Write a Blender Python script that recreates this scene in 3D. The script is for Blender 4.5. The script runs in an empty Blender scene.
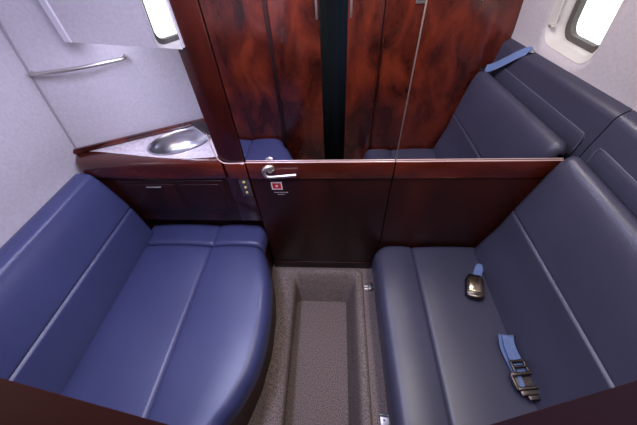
import bpy, bmesh, math, random
from mathutils import Vector, Matrix
random.seed(4)
C = bpy.context.scene.collection

# ------------------------------------------------------------------ camera
FPX = 277.0
PITCH, YAW, ROLL = .81864, -.0955, -.06568
CAMZ = 1.47
cy_, sy_ = math.cos(YAW), math.sin(YAW)
cp_, sp_ = math.cos(PITCH), math.sin(PITCH)
Fv = Vector((sy_*cp_, cy_*cp_, -sp_)); Xv = Vector((cy_, -sy_, 0)); Uv = Xv.cross(Fv)
c_, s_ = math.cos(ROLL), math.sin(ROLL)
X2 = c_*Xv + s_*Uv; U2 = -s_*Xv + c_*Uv
cd = bpy.data.cameras.new('camera'); cam = bpy.data.objects.new('camera', cd); C.objects.link(cam)
M = Matrix((X2, U2, -Fv)).transposed().to_4x4(); M.translation = Vector((0, 0, CAMZ))
cam.matrix_world = M
cd.sensor_width = 36; cd.lens = 36*FPX/637; cd.clip_start = .001; cd.clip_end = 50
bpy.context.scene.camera = cam

# ------------------------------------------------------------------ world, lights, exposure
sc = bpy.context.scene
w = bpy.data.worlds.new('sky'); sc.world = w; w.use_nodes = True
w.node_tree.nodes['Background'].inputs[0].default_value = (.95, .97, 1, 1)
w.node_tree.nodes['Background'].inputs[1].default_value = 3.0
vs = sc.view_settings
vs.view_transform = 'Standard'; vs.look = 'None'; vs.gamma = 1; vs.use_curve_mapping = False
vs.exposure = -0.12

def area(name, loc, sx, sy, power, col, rot=(0, 0, 0)):
    l = bpy.data.lights.new(name, 'AREA'); l.shape = 'RECTANGLE'; l.size = sx; l.size_y = sy
    l.energy = power; l.color = col
    o = bpy.data.objects.new(name, l); o.location = loc; o.rotation_euler = rot; C.objects.link(o); return o
area('ceiling_lamp_light', (-.42, .42, 1.655), .18, .62, 18, (.64, .66, 1.0))
area('ceiling_lamp_light', (.34, .42, 1.655), .16, .62, 11.0, (1.0, .91, .86))

# ------------------------------------------------------------------ materials
def newmat(name):
    m = bpy.data.materials.new(name); m.use_nodes = True
    return m, m.node_tree, m.node_tree.nodes['Principled BSDF']
def plain(name, col, rough=.5, metal=0, coat=0, spec=.5):
    m, nt, b = newmat(name)
    b.inputs['Base Color'].default_value = (*col, 1); b.inputs['Roughness'].default_value = rough
    b.inputs['Metallic'].default_value = metal; b.inputs['Coat Weight'].default_value = coat
    b.inputs['Specular IOR Level'].default_value = spec
    return m
def noise_col(name, c1, c2, scale, rough=.5, bump=.0, bscale=None, detail=4, coat=0, metal=0, lo=.35, hi=.65, stretch=(1, 1, 1), dist=0, spec=.5):
    m, nt, b = newmat(name); N = nt.nodes; L = nt.links
    tc = N.new('ShaderNodeTexCoord'); mp = N.new('ShaderNodeMapping'); mp.inputs['Scale'].default_value = stretch
    L.new(tc.outputs['Object'], mp.inputs[0])
    n = N.new('ShaderNodeTexNoise'); n.inputs['Scale'].default_value = scale; n.inputs['Detail'].default_value = detail
    n.inputs['Distortion'].default_value = dist
    L.new(mp.outputs[0], n.inputs[0])
    r = N.new('ShaderNodeValToRGB'); r.color_ramp.elements[0].position = lo; r.color_ramp.elements[1].position = hi
    r.color_ramp.elements[0].color = (*c1, 1); r.color_ramp.elements[1].color = (*c2, 1)
    L.new(n.outputs[0], r.inputs[0]); L.new(r.outputs[0], b.inputs['Base Color'])
    b.inputs['Roughness'].default_value = rough; b.inputs['Coat Weight'].default_value = coat; b.inputs['Metallic'].default_value = metal
    b.inputs['Specular IOR Level'].default_value = spec
    if bump:
        n2 = N.new('ShaderNodeTexNoise'); n2.inputs['Scale'].default_value = bscale or scale; n2.inputs['Detail'].default_value = 3
        L.new(tc.outputs['Object'], n2.inputs[0])
        bp = N.new('ShaderNodeBump'); bp.inputs['Strength'].default_value = bump; bp.inputs['Distance'].default_value = .002
        L.new(n2.outputs[0], bp.inputs['Height']); L.new(bp.outputs[0], b.inputs['Normal'])
    return m
def wood(name, dark, mid, light, scale=5, stretch=(1, 1, .25), rough=.22, coat=.6):
    m, nt, b = newmat(name); N = nt.nodes; L = nt.links
    tc = N.new('ShaderNodeTexCoord'); mp = N.new('ShaderNodeMapping'); mp.inputs['Scale'].default_value = stretch
    L.new(tc.outputs['Object'], mp.inputs[0])
    n = N.new('ShaderNodeTexNoise'); n.inputs['Scale'].default_value = scale; n.inputs['Detail'].default_value = 6
    n.inputs['Distortion'].default_value = .6; n.inputs['Roughness'].default_value = .5
    L.new(mp.outputs[0], n.inputs[0])
    g = N.new('ShaderNodeTexNoise'); g.inputs['Scale'].default_value = scale*9; g.inputs['Detail'].default_value = 3
    L.new(mp.outputs[0], g.inputs[0])
    mx = N.new('ShaderNodeMix'); mx.data_type = 'FLOAT'; mx.inputs[0].default_value = .12
    L.new(n.outputs[0], mx.inputs[2]); L.new(g.outputs[0], mx.inputs[3])
    r = N.new('ShaderNodeValToRGB'); e = r.color_ramp.elements
    e[0].position = .36; e[0].color = (*dark, 1); e[1].position = .64; e[1].color = (*light, 1)
    k = e.new(.5); k.color = (*mid, 1)
    L.new(mx.outputs[0], r.inputs[0]); L.new(r.outputs[0], b.inputs['Base Color'])
    b.inputs['Roughness'].default_value = rough; b.inputs['Coat Weight'].default_value = coat
    b.inputs['Coat Roughness'].default_value = .08
    return m

leather = noise_col('slate_navy_leather', (.039, .039, .066), (.045, .045, .077), 3, rough=.36, bump=.25, bscale=420)
leather_b = noise_col('violet_blue_leather', (.040, .045, .116), (.046, .052, .132), 3, rough=.34, bump=.25, bscale=420)
stitch = plain('piping_leather', (.10, .11, .15), .4)
liner = noise_col('vinyl_liner', (.44, .405, .425), (.49, .45, .47), 90, rough=.75, bump=.25, bscale=260)
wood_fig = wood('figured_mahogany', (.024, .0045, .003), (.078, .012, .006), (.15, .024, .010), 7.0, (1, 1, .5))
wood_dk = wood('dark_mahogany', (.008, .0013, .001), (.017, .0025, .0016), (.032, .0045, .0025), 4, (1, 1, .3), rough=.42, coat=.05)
wood_rail = wood('rail_mahogany', (.032, .005, .003), (.068, .010, .005), (.12, .019, .008), 7, (.3, 1, 1), coat=.4)
edge_highlight = plain('pale_edge_highlight', (.62, .42, .38), .25, coat=.5)  # pale colour paints in the highlight along the polished rail edges
wood_post = wood('post_mahogany', (.018, .0025, .0016), (.040, .0055, .003), (.085, .012, .005), 5, (1, 1, .3), coat=.3)
carpet = noise_col('taupe_carpet', (.10, .077, .070), (.28, .22, .20), 190, rough=.95, bump=.9, bscale=240, detail=5, spec=.1)
stone = noise_col('mottled_counter', (.50, .43, .44), (.66, .60, .62), 60, rough=.25, coat=.3)
steel = plain('brushed_steel', (.62, .62, .66), .28, 1)
satin = plain('satin_nickel', (.60, .56, .52), .42, 1)
dark_steel = plain('gunmetal', (.11, .095, .09), .3, 1)
brass = plain('brass', (.95, .70, .30), .5, .7)
black = plain('black_plastic', (.012, .012, .013), .45)
grey_plate = plain('grey_plate', (.07, .06, .07), .4, .2)
mirror_m = plain('mirror_glass', (.90, .89, .90), 0.0, 1)
strap_m = noise_col('blue_webbing', (.085, .14, .29), (.14, .20, .38), 300, rough=.7, bump=.3, bscale=500)
seal_m = plain('dark_window_seal', (.07, .062, .052), .6)
reveal_m = plain('cream_window_reveal', (.52, .49, .46), .5)
backdrop_m = plain('black_backdrop', (.018, .026, .031), .9, spec=.1)
red_m = plain('red_print', (.6, .02, .02), .5)
white_m = plain('white_print', (.75, .72, .72), .5)
glass_m, nt, b_ = newmat('window_glass')
nt.nodes.remove(b_)
tr = nt.nodes.new('ShaderNodeBsdfTransparent'); gl = nt.nodes.new('ShaderNodeBsdfGlossy'); gl.inputs['Roughness'].default_value = .02
ms = nt.nodes.new('ShaderNodeMixShader'); ms.inputs[0].default_value = .05
nt.links.new(tr.outputs[0], ms.inputs[1]); nt.links.new(gl.outputs[0], ms.inputs[2])
nt.links.new(ms.outputs[0], nt.nodes['Material Output'].inputs[0])
def emit(name, col, s):
    m, nt, b = newmat(name)
    b.inputs['Base Color'].default_value = (*col, 1); b.inputs['Emission Color'].default_value = (*col, 1); b.inputs['Emission Strength'].default_value = s
    return m
lamp_m = emit('lamp_lens', (.9, .9, 1), 2)
led_m = emit('led_strip', (.72, .74, 1), 34.0)

# ------------------------------------------------------------------ helpers
def link(name, me, mat, parent=None, smooth=True):
    o = bpy.data.objects.new(name, me); C.objects.link(o)
    if mat: me.materials.append(mat)
    for p in me.polygons: p.use_smooth = smooth
    if parent:
        o.parent = parent; o.matrix_parent_inverse = Matrix.Translation(parent.location).inverted()
    return o
def frombm(name, bm, mat, parent=None, smooth=True):
    bmesh.ops.recalc_face_normals(bm, faces=bm.faces)
    me = bpy.data.meshes.new(name); bm.to_mesh(me); bm.free()
    o = link(name, me, mat, parent, smooth)
    if smooth:
        try: me.set_sharp_from_angle(angle=math.radians(50))
        except Exception: pass
    return o
def empty(name, loc):
    o = bpy.data.objects.new(name, None); C.objects.link(o); o.location = loc; o.empty_display_size = .05; return o
def tag(o, label=None, cat=None, group=None, kind=None):
    if label: o['label'] = label
    if cat: o['category'] = cat
    if group: o['group'] = group
    if kind: o['kind'] = kind
    return o
def thing(name, loc, label, cat, group=None): return tag(empty(name, loc), label, cat, group)

def box_bm(bm, x0, x1, y0, y1, z0, z1, bev=0, seg=2, mat=None):
    r = bmesh.ops.create_cube(bm, size=1); vs_ = r['verts']
    bmesh.ops.scale(bm, vec=(x1-x0, y1-y0, z1-z0), verts=vs_)
    bmesh.ops.translate(bm, vec=((x0+x1)/2, (y0+y1)/2, (z0+z1)/2), verts=vs_)
    if mat is not None: bmesh.ops.transform(bm, matrix=mat, verts=vs_)
    if bev:
        es = list({e for v in vs_ for e in v.link_edges})
        bmesh.ops.bevel(bm, geom=es, offset=bev, segments=seg, affect='EDGES', profile=.5)
def box(name, x0, x1, y0, y1, z0, z1, mat, parent=None, bev=.002, m=None):
    bm = bmesh.new(); box_bm(bm, x0, x1, y0, y1, z0, z1, bev, 2, m); return frombm(name, bm, mat, parent)
def loft_bm(bm, secs, closed=True, cap=True):
    rows = [[bm.verts.new(p) for p in s] for s in secs]
    n = len(secs[0])
    for a, b in zip(rows[:-1], rows[1:]):
        for i in range(n if closed else n-1):
            j = (i+1) % n; bm.faces.new((a[i], a[j], b[j], b[i]))
    if cap and closed:
        bm.faces.new(rows[0]); bm.faces.new(list(reversed(rows[-1])))
def loft(name, secs, mat, parent=None, closed=True, cap=True):
    bm = bmesh.new(); loft_bm(bm, secs, closed, cap); return frombm(name, bm, mat, parent)
def catmull(pts, n=8):
    P = [Vector(p) for p in pts]; P = [P[0]*2-P[1]] + P + [P[-1]*2-P[-2]]; out = []
    for i in range(1, len(P)-2):
        for k in range(n):
            t = k/n; a, b, c, d = P[i-1:i+3]
            out.append(.5*((2*b)+(-a+c)*t+(2*a-5*b+4*c-d)*t*t+(-a+3*b-3*c+d)*t**3))
    out.append(P[-2]); return out
def tube_bm(bm, pts, r, n=12):
    P = [Vector(p) for p in pts]; secs = []; ref = None
    for i, p in enumerate(P):
        t = (P[min(i+1, len(P)-1)]-P[max(i-1, 0)]).normalized()
        if ref is None:
            ref = Vector((0, 0, 1)) if abs(t.z) < .8 else Vector((0, 1, 0))
        u = (ref - t*ref.dot(t)).normalized(); v = t.cross(u); ref = u
        rr = r[i] if isinstance(r, (list, tuple)) else r
        secs.append([p+rr*(math.cos(a)*u+math.sin(a)*v) for a in [2*math.pi*k/n for k in range(n)]])
    loft_bm(bm, secs)
def tube(name, pts, r, mat, parent=None, n=12):
    bm = bmesh.new(); tube_bm(bm, pts, r, n); return frombm(name, bm, mat, parent)
def prism(name, poly, z0, z1, mat, parent=None, bev=.002):
    bm = bmesh.new()
    a = [bm.verts.new((x, y, z0)) for x, y in poly]; b = [bm.verts.new((x, y, z1)) for x, y in poly]
    n = len(poly); bm.faces.new(list(reversed(a))); bm.faces.new(b)
    for i in range(n): bm.faces.new((a[i], a[(i+1) % n], b[(i+1) % n], b[i]))
    if bev: bmesh.ops.bevel(bm, geom=[e for e in bm.edges if abs(e.verts[0].co.z-e.verts[1].co.z) < 1e-5], offset=bev, segments=2, affect='EDGES')
    return frombm(name, bm, mat, parent)
def disc_bm(bm, c, axis, r0, r1, h, n=24):
    a = Vector(axis).normalized(); q = a.to_track_quat('Z', 'Y'); m = Matrix.Translation(Vector(c)+a*h/2) @ q.to_matrix().to_4x4()
    bmesh.ops.create_cone(bm, cap_ends=True, segments=n, radius1=r0, radius2=r1, depth=h, matrix=m)

# ------------------------------------------------------------------ the shell
CX = -.09; HW = 1.06; ZC = .75; ZT = 1.0
def half(z):
    t = abs(z-ZC)/ZT; t = min(t, .9999)
    return HW*(1-t**2.5)**(1/2.5)
def xr(z): return .962-.10*max(0, z-1.0)-1.1*max(0, z-1.25)**2
def xl(z): return CX-(1.042-.11*max(0, z-.80)-1.1*max(0, z-1.25)**2)
Y0, D = -.40, .90

def side_wall(name, sgn, y0, y1, wy, wz, hy, hz, rad):
    """curved liner with a rounded window opening; ring mesh around the hole"""
    X = (lambda z: xr(z)) if sgn > 0 else (lambda z: xl(z))
    zb, zt = -.2, 1.66
    def rrect(a, hy, hz, r):
        d = Vector((math.cos(a), math.sin(a)))
        # ray march to the rounded rectangle
        lo, hi = 0, 2
        for _ in range(40):
            m = (lo+hi)/2; p = d*m
            qx, qy = abs(p.x)-(hy-r), abs(p.y)-(hz-r)
            s = math.hypot(max(qx, 0), max(qy, 0))+min(max(qx, qy), 0)-r
            if s < 0: lo = m
            else: hi = m
        return d*lo
    angs = sorted({2*math.pi*k/120 for k in range(120)} | {math.atan2(b-wz, a-wy) % (2*math.pi) for a in (y0, y1) for b in (zb, zt)})
    bm = bmesh.new(); rows = []
    R = 22
    for a in angs:
        p = rrect(a, hy, hz, rad); d = Vector((math.cos(a), math.sin(a)))
        ts = []
        if d.x > 1e-9: ts.append((y1-wy)/d.x)
        if d.x < -1e-9: ts.append((y0-wy)/d.x)
        if d.y > 1e-9: ts.append((zt-wz)/d.y)
        if d.y < -1e-9: ts.append((zb-wz)/d.y)
        q = d*min(ts)
        row = []
        for k in range(R+1):
            t = k/R; s = p.lerp(q, t); y, z = wy+s.x, wz+s.y
            row.append(bm.verts.new((X(z), y, z)))
        rows.append(row)
    n = len(rows)
    for i in range(n):
        a, b = rows[i], rows[(i+1) % n]
        for k in range(R): bm.faces.new((a[k], a[k+1], b[k+1], b[k]))
    # rolled lip and deep reveal going outwards
    def loop(hy_, hz_, r_, dx, oy=0, oz=0):
        L = []
        for a in angs:
            s = rrect(a, hy_, hz_, r_); y, z = wy+s.x+oy, wz+s.y+oz
            L.append((X(z)+sgn*dx, y, z))
        return L
    o = frombm(name, bm, liner)
    tag(o, kind='structure')
    so = o.modifiers.new('s', 'SOLIDIFY'); so.thickness = .004; so.offset = 1 if False else 0
    return loop

loopR = side_wall('wall_right', 1, Y0, D+.03, .455, 1.225, .18, .205, .075)
loopL = side_wall('wall_left', -1, Y0, 1.02, .42, 1.225, .18, .205, .075)
def window(name, loop0, sgn, hy, hz, r, oy, oz):
    def loop(a, b, c, d):
        k = max(0, min(1, (hy-a)/.046)); return loop0(a, b, c, d, oy*k, oz*k)
    fr_loops = [loop(hy+.004, hz+.004, r, -.001), loop(hy, hz, r, -.003), loop(hy-.004, hz-.004, r, 0), loop(hy-.012, hz-.012, r-.005, .018), loop(hy-.03, hz-.03, r-.012, .03), loop(hy-.036, hz-.036, r-.014, .034), loop(hy-.046, hz-.046, r-.02, .062)]
    root = loft(name, fr_loops, reveal_m, None, True, False)
    tag(root, kind='structure')
    s = loft('window_seal', [loop(hy-.046, hz-.046, r-.02, .062), loop(hy-.050, hz-.050, r-.022, .060), loop(hy-.066, hz-.066, r-.025, .068), loop(hy-.068, hz-.068, r-.025, .09)], seal_m, root, True, False)
    bm = bmesh.new(); L = loop(hy-.066, hz-.066, r-.025, .084); bm.faces.new([bm.verts.new(p) for p in L])
    frombm('window_pane', bm, glass_m, root, False)
    return root
w1 = window('window_1', loopL, -1, .18, .205, .075, .015, -.012)
w2 = window('window_2', loopR, 1, .18, .205, .075, -.012, -.022)
for wr, X, sg, yy in ((w1, xl, -1, .42), (w2, xr, 1, .455)):
    z = 1.085; y = yy-.160; x = X(z)+sg*.005
    tube('shade_track', [(X(zz)+sg*.02, yy-.160+(.004 if zz < 1.15 else 0), zz) for zz in (1.10, 1.15, 1.2, 1.25, 1.3, 1.38)], .004, reveal_m, wr, 8)
    bm = bmesh.new(); box_bm(bm, x-.006, x+.010, y-.010, y+.014, z-.004, z+.004, .002); frombm('shade_pull', bm, satin, wr)

# ceiling: the crown of the same tube
zt = 1.655
secs = []
for y in (Y0, D+.4):
    secs.append([((xr(zt)+xl(zt))/2 + ((xr(zt)-xl(zt))/2+.004)*math.cos(a), y, zt-.005 + .09*math.sin(a)) for a in [math.pi*k/24 for k in range(25)]])
bm = bmesh.new(); loft_bm(bm, secs, closed=False); cl = frombm('ceiling', bm, liner); tag(cl, kind='structure')
cl.modifiers.new('s', 'SOLIDIFY').thickness = .01

# floor with the sunken foot well
def rr_pts(x0, x1, y0, y1, r, n=8):
    P = []
    for cx, cy, a0 in ((x1-r, y1-r, 0), (x0+r, y1-r, 90), (x0+r, y0+r, 180), (x1-r, y0+r, 270)):
        for k in range(n+1):
            a = math.radians(a0+90*k/n); P.append((cx+r*math.cos(a), cy+r*math.sin(a)))
    return P
def well(x0, x1, y0, y1, r, z, flare=0.0):
    out = []
    for x, y in rr_pts(x0, x1, y0, y1, r):
        if flare and x < -.1: x -= flare*max(0, (y-.74)/.13)**1.5
        out.append((x, y, z))
    return out
LX = [  # successive loops from the outer floor edge to the well's bottom
    well(-1.2, 1.2, -.40, 1.3, .001, 0),
    well(-.315, .155, -.10, .893, .03, 0.0, .07),
    well(-.300, .150, -.10, .890, .03, .012, .07),
    well(-.280, .140, -.09, .882, .035, .020, .06),
    well(-.255, .125, -.08, .872, .04, .019, .055),
    well(-.232, .112, -.07, .862, .045, .006, .05),
    well(-.224, .104, -.06, .850, .045, -.018, .045),
    well(-.232, .088, -.05, .825, .04, -.100, .02),
    well(-.246, .066, -.05, .790, .022, -.190, .012),
    well(-.248, .062, -.05, .786, .020, -.203, .012),
    well(-.238, .055, -.04, .776, .020, -.200, .01),
]
bm = bmesh.new(); rows = [[bm.verts.new(p) for p in L] for L in LX]; n = len(LX[0])
for a, b in zip(rows[:-1], rows[1:]):
    for i in range(n): bm.faces.new((a[i], a[(i+1) % n], b[(i+1) % n], b[i]))
bm.faces.new(rows[-1])
fl = frombm('floor', bm, carpet); tag(fl, kind='structure')

# ------------------------------------------------------------------ wall in front: partition with ledge rail
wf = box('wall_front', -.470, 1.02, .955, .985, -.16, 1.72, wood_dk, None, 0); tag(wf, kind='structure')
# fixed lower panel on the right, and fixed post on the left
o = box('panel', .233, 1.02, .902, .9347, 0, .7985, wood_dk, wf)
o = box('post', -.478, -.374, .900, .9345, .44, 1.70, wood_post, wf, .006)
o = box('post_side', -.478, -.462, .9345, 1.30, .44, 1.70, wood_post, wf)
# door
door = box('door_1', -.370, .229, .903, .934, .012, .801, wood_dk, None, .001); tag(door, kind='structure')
box('kick_strip', -.366, .225, .899, .9035, .03, .075, wood_dk, door, .001)
box('top_rail', -.370, .229, .896, .904, .714, .799, wood_rail, door, .003)
tube('rail_edge_highlight', [(-.370, .899, .7995), (.229, .899, .7995)], .0026, edge_highlight, door, 8)
box('mirror', -.3695, .2292, .9045, .9345, .801, 1.70, mirror_m, door, 0)
# right ledge rail and mirror above it
t1 = box('trim_1', .233, .860, .896, .9035, .714, .799, wood_rail, None, .003); tag(t1, kind='structure')
tube('rail_edge_highlight', [(.233, .899, .7995), (.858, .899, .7995)], .0026, edge_highlight, t1, 8)
mr = thing('wall_mirror', (.5, .905, .81), 'fixed mirror pane above the wooden ledge, right of the door mirror', 'mirror')
zs = [.801+.03*k for k in range(30)]; zs = [z for z in zs if z < 1.65]
bm = bmesh.new()
poly = [(.2325, .801), *[(xr(z)+.03, z) for z in zs], (.2325, zs[-1])]
loft_bm(bm, [[(x, y, z) for x, z in poly] for y in (.9045, .9345)])
frombm('mirror_glass', bm, mirror_m, mr, False)
box('joint_strip', .2289, .2327, .903, .9044, .802, 1.64, satin, mr, 0)
# left post: rail part below its raised face
t2 = box('trim_2', -.46, -.374, .892, .8998, .716, .799, wood_rail, None, .004); tag(t2, kind='structure')
tube('rail_edge_highlight', catmull([(-.487, .8985, .93), (-.486, .8975, .87), (-.481, .896, .832), (-.466, .894, .808), (-.44, .894, .8000), (-.374, .897, .7995)], 6), .0026, edge_highlight, t2, 8)

# door lever, sticker
lev = tube('door_lever', catmull([(-.262, .880, 0.7920), (-.278, .876, 0.7910), (-.293, .872, 0.7780), (-.293, .870, 0.7610), (-.278, .869, 0.7480), (-.235, .870, 0.7500), (-.165, .873, 0.7540)], 6),
     [.007+.004*math.sin(math.pi*min(1, k/16)) for k in range(37)], satin, door, 14)
bm = bmesh.new(); disc_bm(bm, (-.272, .896, 0.7720), (0, -1, 0), .018, .016, .005); disc_bm(bm, (-.272, .892, 0.7720), (0, -1, 0), .011, .011, .014); frombm('lever_rose', bm, satin, lev)
stk = box('sticker', -.286, -.238, .9015, .903, .650, .693, white_m, door, 0); stk['label'] = 'white bordered red sticker with small lines of print'
box('sticker_print', -.281, -.243, .9012, .9016, .656, .687, red_m, stk, 0)
bm = bmesh.new(); disc_bm(bm, (-.262, .9013, .6715), (0, -1, 0), .006, .006, .0006, 16); frombm('sticker_symbol', bm, white_m, stk)
bm = bmesh.new()
x = -.280
for wd in (.006, .009, .005, .008, .010, .006, .007): box_bm(bm, x, x+wd, .9022, .9031, .630, .634); x += wd+.002
x = -.266
for wd in (.007, .005, .009, .006): box_bm(bm, x, x+wd, .9022, .9031, .618, .621); x += wd+.002
frombm('caption_print', bm, plain('grey_print', (.35, .32, .34), .5), stk, False)

# switch plate on the post
sp = thing('switch_plate', (-.398, .899, .67), 'small grey switch plate with three brass buttons on the post left of the door', 'switch')
box('plate', -.424, -.378, .8965, .8998, .612, .722, grey_plate, sp, .002)
for k in range(3):
    bm = bmesh.new(); disc_bm(bm, (-.401, .8965, .698-.030*k), (0, -1, 0), .0065, .005, .005, 20); frombm('button', bm, brass, sp)

# ------------------------------------------------------------------ vanity niche on the left
nA = Vector((-1.140, .962)); nB = Vector((-.641, 1.214)); nd = (nB-nA).normalized(); nn = Vector((-nd.y, nd.x))
def npt(s, off=0): p = nA+nd*s-nn*off; return (p.x, p.y)
wn = prism('wall_niche', [npt(-.02), npt(.78), npt(.78, -.03), npt(-.02, -.03)], 0, 1.70, liner, None, 0); tag(wn, kind='structure')
# trim where the side wall meets the niche wall
pts = []
for k in range(20):
    z = .815+.042*k
    x = xl(z)+.003; s = (x-nA.x)/nd.x; p = npt(s, .004); pts.append((p[0], p[1], z))
t3 = tube('trim_3', pts, .0035, plain('joint_bead', (.30, .26, .28), .6), None, 8); tag(t3, kind='structure')
# counter
ct = thing('countertop', (-.8, 1.0, .78), 'speckled stone vanity counter with curved mahogany edge, holding the round sink', 'countertop')
sinkc = (-.695, 1.045); srx, sry, srot = .136, .094, math.radians(28)
edge = catmull([(-1.125, .970, 0), (-1.05, .966, 0), (-.92, .946, 0), (-.78, .924, 0), (-.64, .911, 0), (-.56, .915, 0), (-.478, .925, 0)], 6)
def sink_loop(k, z=None, n=64):
    L = []
    for i in range(n):
        a = 2*math.pi*i/n; x, y = srx*k*math.cos(a), sry*k*math.sin(a)
        X, Y = sinkc[0]+x*math.cos(srot)-y*math.sin(srot), sinkc[1]+x*math.sin(srot)+y*math.cos(srot)
        L.append((X, Y) if z is None else (X, Y, z))
    return L
outer = [(p.x, p.y) for p in edge]+[(-.478, 1.285), npt(.0, .0)]
# slab with sink hole: fill between outer outline and ellipse
bm = bmesh.new()
ov = [bm.verts.new((x, y, .812)) for x, y in outer]; iv = [bm.verts.new((x, y, .812)) for x, y in sink_loop(.99)]
es = [bm.edges.new((L[i], L[(i+1) % len(L)])) for L in (ov, iv) for i in range(len(L))]
bmesh.ops.triangle_fill(bm, edges=es, use_beauty=True)
frombm('stone_slab', bm, stone, ct, False)
# wooden front edge: bulbous rail swept along the front, fading into the right rail
fe = catmull([(-1.130, .940, 0), (-1.115, .905, 0), (-1.06, .888, 0), (-.95, .886, 0), (-.78, .887, 0), (-.62, .888, 0), (-.468, .889, 0)], 8)
ie = [edge[min(len(edge)-1, int(i/(len(fe)-1)*(len(edge)-1)))] for i in range(len(fe))]
secs = []
for i, (f, e) in enumerate(zip(fe, ie)):
    d = Vector((f.x-e.x, f.y-e.y)); 
    def P(t, z, f=f, e=e): return (e.x+(f.x-e.x)*t, e.y+(f.y-e.y)*t, z)
    secs.append([P(-.25, .808), P(0, .8135), P(.5, .811), P(.8, .806), P(.93, .796), P(1.0, .780), P(1.0, .750), P(.95, .730), P(.75, .718), P(0, .716), P(-.25, .716)])
loft('front_edge', secs, wood_rail, ct)
bpts = [npt(s, .010) for s in (.0, .2, .4, .6, .76)]
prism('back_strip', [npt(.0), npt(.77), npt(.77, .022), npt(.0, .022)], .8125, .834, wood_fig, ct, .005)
# sink
sk = thing('sink', (sinkc[0], sinkc[1], .812), 'oval stainless steel sink bowl set in the speckled counter', 'sink')
bm = bmesh.new(); loft_bm(bm, [sink_loop(1.05, .8125), sink_loop(1.04, .816), sink_loop(1.0, .8165), sink_loop(.965, .812), sink_loop(.93, .795), sink_loop(.85, .765), sink_loop(.68, .745), sink_loop(.4, .735), sink_loop(.12, .733)], True, False)
frombm('bowl', bm, steel, sk)
bm = bmesh.new(); disc_bm(bm, (sinkc[0], sinkc[1], .7325), (0, 0, 1), .02, .018, .003); frombm('drain', bm, dark_steel, sk)
bm = bmesh.new()
m = Matrix.Translation((-.612, 1.13, .826)) @ Matrix.Rotation(math.radians(-38), 4, 'Z') @ Matrix.Rotation(math.radians(8), 4, 'Y')
box_bm(bm, -.065, .055, -.024, .024, -.006, .006, .004, 2, m); frombm('spout', bm, dark_steel, sk)
# cabinet below
vc = thing('vanity_cabinet', (-.8, .92, 0), 'dark mahogany cabinet below the sink counter with a recessed door', 'cabinet')
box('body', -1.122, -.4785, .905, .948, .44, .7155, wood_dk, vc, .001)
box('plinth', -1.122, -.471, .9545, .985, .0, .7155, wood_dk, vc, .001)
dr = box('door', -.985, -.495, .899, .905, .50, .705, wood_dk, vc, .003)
box('door_panel', -.70, -.52, .896, .8995, .525, .685, wood_dk, dr, .002)
box('door_panel', -.955, -.72, .896, .8995, .525, .685, wood_dk, dr, .002)
box('latch', -.855, -.785, .890, .8965, .668, .676, satin, dr, .002)
# overhead mirrored cabinet, turned 15 degrees towards the window
oc = thing('overhead_cabinet', (-.68, .95, 1.22), 'overhead cabinet with a mirror on its front, over the towel bar', 'cabinet')
be = math.radians(15); p0 = Vector((-.455, .89, 0)); tv = Vector((-math.cos(be), math.sin(be), 0)); nv = Vector((math.sin(be), math.cos(be), 0))
def ob(s, dpt, z): p = p0+tv*s+nv*dpt; return (p.x, p.y, z)
S1 = .469
def obox(name, s0, s1, d0, d1, z0, z1, mat, par, bev=0):
    bm = bmesh.new(); loft_bm(bm, [[ob(s0, d0, z), ob(s1, d0, z), ob(s1, d1, z), ob(s0, d1, z)] for z in (z0, z1)])
    if bev: bmesh.ops.bevel(bm, geom=list(bm.edges), offset=bev, segments=2, affect='EDGES')
    return frombm(name, bm, mat, par, bev > 0)
obox('body', -.002, S1+.012, .0035, .075, 1.222, 1.60, liner, oc)
obox('mirror', .0, S1-.024, .0, .003, 1.219, 1.60, mirror_m, oc)
# bevelled metal frame strip at its left edge
bm = bmesh.new()
loft_bm(bm, [[ob(S1-.024, -.003, z), ob(S1+.008, -.001, z), ob(S1+.009, .0032, z), ob(S1-.024, .0032, z)] for z in (1.219, 1.60)])
frombm('edge_strip', bm, plain('pearl_frame', (.75, .72, .75), .35, .3), oc, False)
ls = thing('light_strip', (-.68, 1.02, 1.21), 'cool white light strip under the overhead mirrored cabinet', 'light')
obox('lens', .04, .42, .03, .055, 1.2165, 1.2215, led_m, ls)
# towel bar
tb = thing('towel_bar', (-.95, 1.07, 1.13), 'curved chrome towel bar on the pale niche wall', 'towel bar')
A_, B_ = Vector((-1.088, .995, 1.135)), Vector((-.812, 1.125, 1.137))
out = Vector((nn.x, nn.y, 0))*-1
pts = catmull([A_+out*(-.012), A_+out*.004, A_+(B_-A_)*.02+out*.030, A_+(B_-A_)*.25+out*.046, A_+(B_-A_)*.5+out*.052, A_+(B_-A_)*.75+out*.046, A_+(B_-A_)*.98+out*.030, B_+out*.004, B_+out*(-.012)], 6)
tube('bar', pts, .0065, satin, tb, 12)
for q in (A_, B_):
    bm = bmesh.new(); disc_bm(bm, q+out*(-.013), out, .013, .011, .006); frombm('mount', bm, satin, tb)

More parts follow.
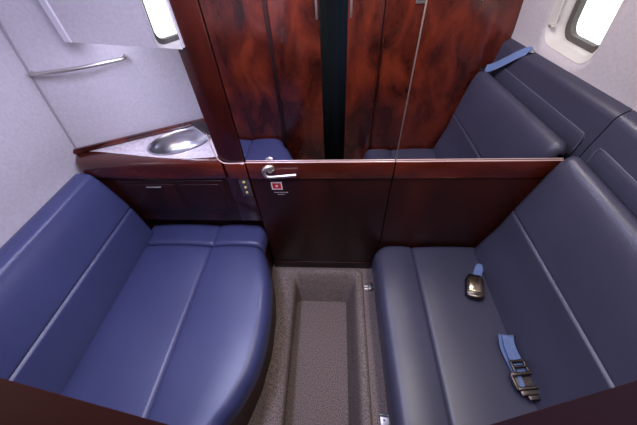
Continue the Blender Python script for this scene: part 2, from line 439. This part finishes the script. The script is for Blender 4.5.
# ------------------------------------------------------------------ near bulkhead behind the seats, two sliding doors
def bulk_poly(x0, x1, z0=0.0, z1=1.66):
    if x1 > .8: return [(x0, z0)]+[(xr(z)+.003, z) for z in [z0+(z1-z0)*k/24 for k in range(25)]]+[(x0, z1)]
    return [(x1, z0), (x1, z1)]+[(xl(z)-.003, z) for z in [z1-(z1-z0)*k/24 for k in range(25)]]
def bulk(name, x0, x1):
    bm = bmesh.new(); loft_bm(bm, [[(x, y, z) for x, z in bulk_poly(x0, x1)] for y in (-.02, .008)])
    return frombm(name, bm, wood_fig, None, False)
wb = bulk('wall_back', .252, 2); tag(wb, kind='structure')
wb2 = bulk('wall_back_left', -2, -.398); tag(wb2, kind='structure')
d2 = box('door_2', -.392, -.0965, -.018, .015, .005, 1.655, wood_fig, None, .002); tag(d2, kind='structure')
d3 = box('door_3', .0565, .246, -.018, .015, .005, 1.655, wood_fig, None, .002); tag(d3, kind='structure')
box('edge_band', -.0966, -.0955, -.018, .015, .005, 1.655, wood_dk, d2, .0004)
box('edge_band', .0555, .0566, -.018, .015, .005, 1.655, wood_dk, d3, .0004)
box('stile', -.398, -.372, .0152, .022, .01, 1.65, wood_dk, d2, .002)
for x in (.238, .256, .262): 
    t = box('moulding', x-.0025, x+.0025, .008 if x > .25 else .0152, .0125 if x > .25 else .0185, .01, 1.65, wood_rail, wb if x > .25 else d3, .001)
for x, dd in ((-.1125, d2), (.0725, d3)):
    box('pull_handle', x-.006, x+.006, .0140, .0159, 1.085, 1.32, satin, dd, .0008)
# small plaque high on the bulkhead
pq = thing('wall_plaque', (.445, .009, 1.16), 'small grey metal plaque with ruled lines high on the figured wood bulkhead', 'plaque')
box('plate', .405, .462, .0082, .012, 1.135, 1.185, satin, pq, .002)
box('ruled_line', .409, .458, .012, .0126, 1.149, 1.152, black, pq, 0)
# curtain added to stand for the darkness behind the doors
secs = []
for z in (0.02, .85, 1.63):
    secs.append([(-.8+1.6*k/120, -.14+.006*math.sin(k*.55)+.002*math.sin(k*1.9), z) for k in range(121)])
bm = bmesh.new(); loft_bm(bm, secs, False); cu = frombm('backdrop', bm, backdrop_m)
tag(cu, 'black curtain added to stand for the darkness behind the gap between the two sliding doors', 'backdrop')
cu.modifiers.new('s', 'SOLIDIFY').thickness = .002
we = box('wall_end', -1.2, 1.1, -.43, -.40, -.2, 1.75, plain('dark_liner', (.03, .03, .03), .8), None, 0); tag(we, kind='structure')

# ------------------------------------------------------------------ seats
def cushion(name, parent, xin, xout, y0, y1, ztop, zbot, grooves, sgn, pil=.010, rr=.045, mat=leather, gdep=.010):
    """xin: wall-side x; xout(y): aisle-side x. closed loft along y"""
    ny, nx = 64, 80; secs = []
    for j in range(ny+1):
        y = y0+(y1-y0)*(.5-.5*math.cos(math.pi*j/ny))
        e = 0
        for yy in (y0, y1):
            dd = abs(y-yy)
            if dd < .022: e = max(e, .020*(1-math.sqrt(max(0, 1-(1-dd/.022)**2))))
        xo = xout(y)-sgn*e*.6 if False else xout(y)
        row = []
        xs = [xin]+sorted(grooves, key=lambda g: abs(g-xin))+[xo]
        npan = len(xs)-1
        for i in range(nx+1):
            k = min(npan-1, i*npan//nx); t = (i-k*nx/npan)/(nx/npan)
            t = .5*t+.5*(.5-.5*math.cos(math.pi*t))
            x = xs[k]+(xs[k+1]-xs[k])*t
            # nearest panel
            z = ztop
            for a, b in zip(xs[:-1], xs[1:]):
                if min(a, b)-1e-6 <= x <= max(a, b)+1e-6 and abs(b-a) > .02:
                    s = (x-a)/(b-a); z = ztop+pil*(1-abs(2*s-1)**2.2)
            for g in grooves: z -= gdep*.85*math.exp(-((x-g)/.0048)**2)
            de = abs(x-xo)
            if de < rr: z -= rr*(1-math.sqrt(max(0, 1-(1-de/rr)**2)))
            row.append((x, y, z-e))
        # side going down, bulging a little
        zs_ = ztop-rr
        for k in range(1, 7):
            t = k/6; z = zs_-(zs_-zbot)*t
            row.append((xo+(-sgn)*(-.006*math.sin(math.pi*t)+.012*t*t), y, min(z, row[nx][2]) - (e if t < .5 else 0)*.5))
        row.append((xin, y, zbot))
        secs.append(row)
    return loft(name, secs, mat, parent)
def backrest(name, parent, prof, xb, y0, y1, groove_z, mat=leather, pil=.010, er=.03, gy=(), zs=0):
    """prof: (x,z) from the crease up and over the top, xb: x of flat back"""
    pts = catmull([(x, z, 0) for x, z in prof], 22)
    n = len(pts); nrm = []
    cx = xb; 
    for i in range(n):
        t = (pts[min(i+1, n-1)]-pts[max(i-1, 0)]).normalized(); nrm.append(Vector((t.y, -t.x)))
    if nrm[3].x*(prof[0][0]-xb) < 0: nrm = [-v for v in nrm]
    ny = 60; secs = []
    for j in range(ny+1):
        y = y0+(y1-y0)*(.5-.5*math.cos(math.pi*j/ny)); e = 0
        for yy in (y0, y1):
            dd = abs(y-yy)
            if dd < er: e = max(e, er*(1-math.sqrt(max(0, 1-(1-dd/er)**2))))
        row = []
        for i, p in enumerate(pts):
            off = -e
            for g in groove_z:
                if i < n*.8: off -= .008*math.exp(-((p.y-g)/.0055)**2)
            for g in gy: off -= .006*math.exp(-((y-g)/.005)**2)
            q = Vector((p.x, p.y))+nrm[i]*off; row.append((q.x, y, q.y+zs*(y/.9-.4)*max(0, min(1, (p.y-.4)/.4))))
        row.append((xb, y, pts[-1].y-.02)); row.append((xb, y, pts[0].y))
        secs.append(row)
    return loft(name, secs, mat, parent)

# right bench
rb = thing('bench_seat', (.5, .45, 0), 'slate navy leather bench seat on the right with seat belts lying on it', 'seat')
def xo_r(y): return .197+.035*max(0, (y-.83)/.06)**2+.012*max(0, (.6-y)/.6)
cushion('seat_cushion', rb, .79, xo_r, .022, .894, .252, .085, [.398], -1, pil=.012)
backrest('backrest', rb, [(.700, .17), (.698, .235), (.715, .32), (.748, .44), (.764, .548), (.775, .60), (.796, .71), (.811, .775), (.829, .812), (.853, .826), (.878, .812), (.890, .77)], .8965, .024, .888, [.548], er=.04, zs=.035)
tube('piping', [(x+.012 if x < .85 else x-.002, .866, z+.016) for x, z in [(.772, .60), (.793, .71), (.808, .775), (.826, .808), (.850, .822), (.872, .812)]], .0030, stitch, rb.children[-1] if False else [c for c in bpy.data.objects if c.parent == rb and c.name.startswith('backrest')][0], 8)
box('base', .222, .893, .024, .890, .0, .09, wood_dk, rb, .003)
# left bench
lb = thing('bench_seat', (-.7, .45, 0), 'violet blue leather bench seat on the left with a bowed front edge', 'seat')
LE = [(.020, -.405), (.097, -.374), (.139, -.345), (.197, -.318), (.254, -.298), (.34, -.286), (.45, -.285), (.522, -.290), (.617, -.304), (.700, -.328), (.76, -.350), (.79, -.364), (.81, -.378)]
def interp(T, v):
    for (a, p), (b, q) in zip(T[:-1], T[1:]):
        if v <= b: return p+(q-p)*max(0, (v-a)/(b-a))
    return T[-1][1]
LEs = [(p.x, p.y) for p in catmull([(a, b, 0) for a, b in LE], 8)]
def xo_l(y): return interp(LEs, y)
cushion('seat_cushion', lb, -.995, xo_l, .022, .808, .352, .240, [-.632], 1, pil=.014, mat=leather_b)
cushion('end_cushion', lb, -.995, lambda y: -.3745-.02*max(0, (y-.90)/.05)**2, .813, .950, .354, .240, [-.628], 1, pil=.012, rr=.035, mat=leather_b, gdep=.008)
backrest('backrest', lb, [(-.985, .25), (-.970, .35), (-.972, .43), (-.984, .545), (-.996, .60), (-1.022, .69), (-1.041, .735), (-1.052, .755), (-1.072, .764), (-1.105, .766), (-1.122, .760)], -1.129, .022, .885, [.552], mat=leather_b, er=.012)
BO = [(.02, -.415), (.125, -.376), (.25, -.335), (.40, -.311), (.58, -.317), (.70, -.340), (.84, -.388), (.95, -.395)]
poly = [(interp(BO, y), y) for y in [.026+.924*k/30 for k in range(31)]]+[(-.96, .950), (-.96, .899), (-1.125, .897), (-1.125, .026)]
prism('base', poly, 0, .242, wood_dk, lb, 0)

# padded side ledge on the right, behind the backrest
sl = thing('side_ledge', (.95, .45, .6), 'padded navy leather side ledge behind the right backrest, below the window', 'ledge')
prof = [(xr(.60)-.002, .60), (.900, .60), (.906, .80), (.912, .86), (.922, .925), (.924, .952), (.927, .966), (.934, .977), (.943, .984), (xr(.998)-.001, .996)]
secs = []
for j in range(41):
    y = .010+(.902-.010)*j/40
    secs.append([(x, y, z+.035*(y/.9-1)*max(0, (z-.6)/.4)) for x, z in prof])
loft('pad', secs, leather, sl)
secs = []
for j in range(41):
    y = .035+(.868-.035)*j/40; e = 0
    for yy in (.035, .868):
        dd = abs(y-yy)
        if dd < .012: e = .012-dd
    secs.append([(x, y, z+.03*(y/.9-1)) for x, z in [(.905, .71), (.9005, .71), (.9015, .80), (.9055+e*.2, .862-e), (.909+e*.2, .879-e), (.912, .882-e), (.920, .878-e)]])
ip = loft('inset_panel', secs, leather, sl)
tube('piping', [(.9010, .042, .68), (.9045, .042, .83), (.9075, .048, .849), (.909, .06, .8535)] + [(.909, .06+.78*k/10, .8535+.026*k/10) for k in range(1, 11)] + [(.9085, .858, .878), (.9065, .864, .86), (.9015, .864, .71)], .0020, stitch, ip, 8)

# ------------------------------------------------------------------ seat belts
def ribbon(name, pts, width, wdir, mat, parent, th=.0018):
    P = catmull(pts, 8); secs = []
    for i, p in enumerate(P):
        t = (P[min(i+1, len(P)-1)]-P[max(i-1, 0)]).normalized()
        wv = Vector(wdir if not isinstance(wdir, list) else Vector(wdir[0]).lerp(Vector(wdir[1]), i/(len(P)-1)))
        wv = (wv-t*wv.dot(t)).normalized(); nv_ = t.cross(wv)
        wd0 = width if not isinstance(width, tuple) else width[0]+(width[1]-width[0])*i/(len(P)-1)
        secs.append([p+wv*wd0/2+nv_*th/2, p-wv*wd0/2+nv_*th/2, p-wv*wd0/2-nv_*th/2, p+wv*wd0/2-nv_*th/2])
    return loft(name, secs, mat, parent)
def placed(name, fn, mat, parent, matw):
    bm = bmesh.new(); fn(bm); bmesh.ops.transform(bm, matrix=matw, verts=bm.verts); return frombm(name, bm, mat, parent)
# buckle half
b1 = thing('seat_belt', (.66, .66, .245), 'short seat belt end with a rounded metal buckle, at the partition end of the seat', 'seat belt', None)
ribbon('strap', [(.712, .790, .262), (.700, .768, .275), (.686, .745, .272), (.668, .715, .276), (.655, .680, .280)], .036, (1, .35, .15), strap_m, b1)
mw = Matrix.Translation((.631, .652, .283)) @ Matrix.Rotation(math.radians(-18), 4, 'Z') @ Matrix.Rotation(math.radians(-10), 4, 'Y') @ Matrix.Scale(1.4, 4)
def bk(bm):
    L = [(-.026, -.042), (-.014, -.050), (.016, -.050), (.028, -.040), (.027, .018), (.018, .040), (-.018, .040), (-.028, .018)]
    secs = []
    for z, s in ((-.011, .92), (-.004, 1.0), (.003, 1.0), (.009, .93), (.011, .8)): secs.append([(x*s, y*s, z) for x, y in L])
    loft_bm(bm, secs)
placed('buckle', bk, dark_steel, b1, mw)
placed('lift_cover', lambda bm: box_bm(bm, -.018, .018, -.030, .026, .0105, .0145, .003), plain('worn_bronze', (.42, .34, .27), .25, 1), b1, mw)
placed('release_slot', lambda bm: box_bm(bm, -.012, .012, -.041, -.036, .0095, .0118, .001), black, b1, mw)
# latch half
b2 = thing('seat_belt', (.70, .35, .245), 'blue webbing seat belt end with a black adjuster and metal tongue, nearest the camera', 'seat belt', None)
ribbon('strap', [(.714, .452, .225), (.694, .436, .278), (.677, .420, .302), (.673, .384, .298), (.679, .340, .290), (.688, .300, .284), (.686, .250, .283)], (.034, .052), [(1, .15, 0), (1, -.05, -.1)], strap_m, b2)
ribbon('strap_fold', [(.695, .440, .268), (.671, .426, .286), (.663, .388, .280), (.668, .340, .276), (.676, .300, .274)], .038, [(1, .15, 0), (1, -.05, -.1)], strap_m, b2)
mw = Matrix.Translation((.684, .272, .291)) @ Matrix.Rotation(math.radians(6), 4, 'Z') @ Matrix.Rotation(math.radians(-6), 4, 'Y') @ Matrix.Scale(1.35, 4)
def frame_fn(bm):
    for x0, x1, y0, y1 in ((-.032, .032, .012, .020), (-.032, .032, -.022, -.014), (-.034, -.026, -.020, .018), (.026, .034, -.020, .018)):
        box_bm(bm, x0, x1, y0, y1, -.005, .008, .002)
    box_bm(bm, -.028, .028, -.018, .016, -.008, -.004, .001)
placed('adjuster', frame_fn, dark_steel, b2, mw)
placed('tongue', lambda bm: (box_bm(bm, -.026, .026, -.034, -.020, -.003, .003, .002), box_bm(bm, -.013, .013, -.046, -.032, -.003, .003, .003)), dark_steel, b2, mw)
placed('grip_bar', lambda bm: (tube_bm(bm, [(-.018, .032, .007), (.018, .032, .007)], .004, 8), tube_bm(bm, [(-.018, .046, .007), (.018, .046, .007)], .004, 8), box_bm(bm, -.020, -.014, .018, .052, .002, .009, .001), box_bm(bm, .014, .020, .018, .052, .002, .009, .001)), dark_steel, b2, mw)
# shoulder belt over the ledge at the far end (seen in the mirror)
b3 = thing('shoulder_belt', (.93, .17, .98), 'blue shoulder strap draped over the ledge towards the backrest, seen in the mirror', 'seat belt', None)
ribbon('strap', [(.952, .268, .974), (.938, .248, .970), (.915, .205, .935), (.896, .165, .897), (.880, .125, .862), (.866, .085, .835), (.858, .062, .824)], .042, (.15, 1, 0), strap_m, b3)
placed('clip', lambda bm: (box_bm(bm, -.024, .024, -.010, .010, -.003, .005, .002), box_bm(bm, -.010, .010, -.028, -.008, -.002, .004, .002)), dark_steel, b3, Matrix.Translation((.853, .052, .820)) @ Matrix.Rotation(math.radians(-25), 4, 'Z') @ Matrix.Rotation(math.radians(-6), 4, 'Y'))
bm = bmesh.new(); disc_bm(bm, (.951, .264, .970), (-.2, 0, 1), .012, .010, .006); frombm('anchor', bm, satin, b3)

# ------------------------------------------------------------------ floor latches beside the right seat
def floor_latch(y, label, kind):
    t = thing('floor_latch', (.19, y, 0), label, 'bracket', 'metal floor brackets beside the right seat')
    if kind == 0:
        box('plate', .160, .212, y-.014, y+.014, .0, .006, satin, t, .002)
        tube('pin', [(.158, y+.002, .014), (.240, y-.008, .016)], .006, steel, t, 10)
        bm = bmesh.new(); box_bm(bm, .182, .204, y-.022, y+.022, .005, .022, .004); frombm('clamp', bm, satin, t)
    else:
        box('plate', .188, .250, y-.030, y+.012, .0, .008, satin, t, .002)
        bm = bmesh.new(); tube_bm(bm, [(.184, y+.010, .012), (.252, y+.006, .012)], .006, 10); frombm('knuckle', bm, steel, t)
        for x in (.204, .234):
            bm = bmesh.new(); disc_bm(bm, (x, y-.008, .008), (0, 0, 1), .004, .0035, .002, 14); frombm('screw', bm, dark_steel, t)
floor_latch(.780, 'small metal floor bracket beside the right seat, at the partition end', 0)
floor_latch(.175, 'square metal floor bracket beside the right seat, nearest the camera', 1)
tp = box('threshold_plate', -.372, -.332, .880, .8945, .0005, .004, satin, None, .001); tag(tp, 'tiny metal plate on the carpet at the left foot of the door', 'plate')

# ------------------------------------------------------------------ ceiling lamps (above the frame)
for x, lab in ((-.42, 'long ceiling lamp over the left bench'), (.34, 'long ceiling lamp over the right bench')):
    t = thing('ceiling_lamp', (x, .42, 1.67), lab, 'lamp', 'ceiling lamps')
    box('housing', x-.1, x+.1, .09, .75, 1.672, 1.72, satin, t, .004)
    box('lens', x-.08, x+.08, .11, .73, 1.664, 1.672, lamp_m, t, .001)
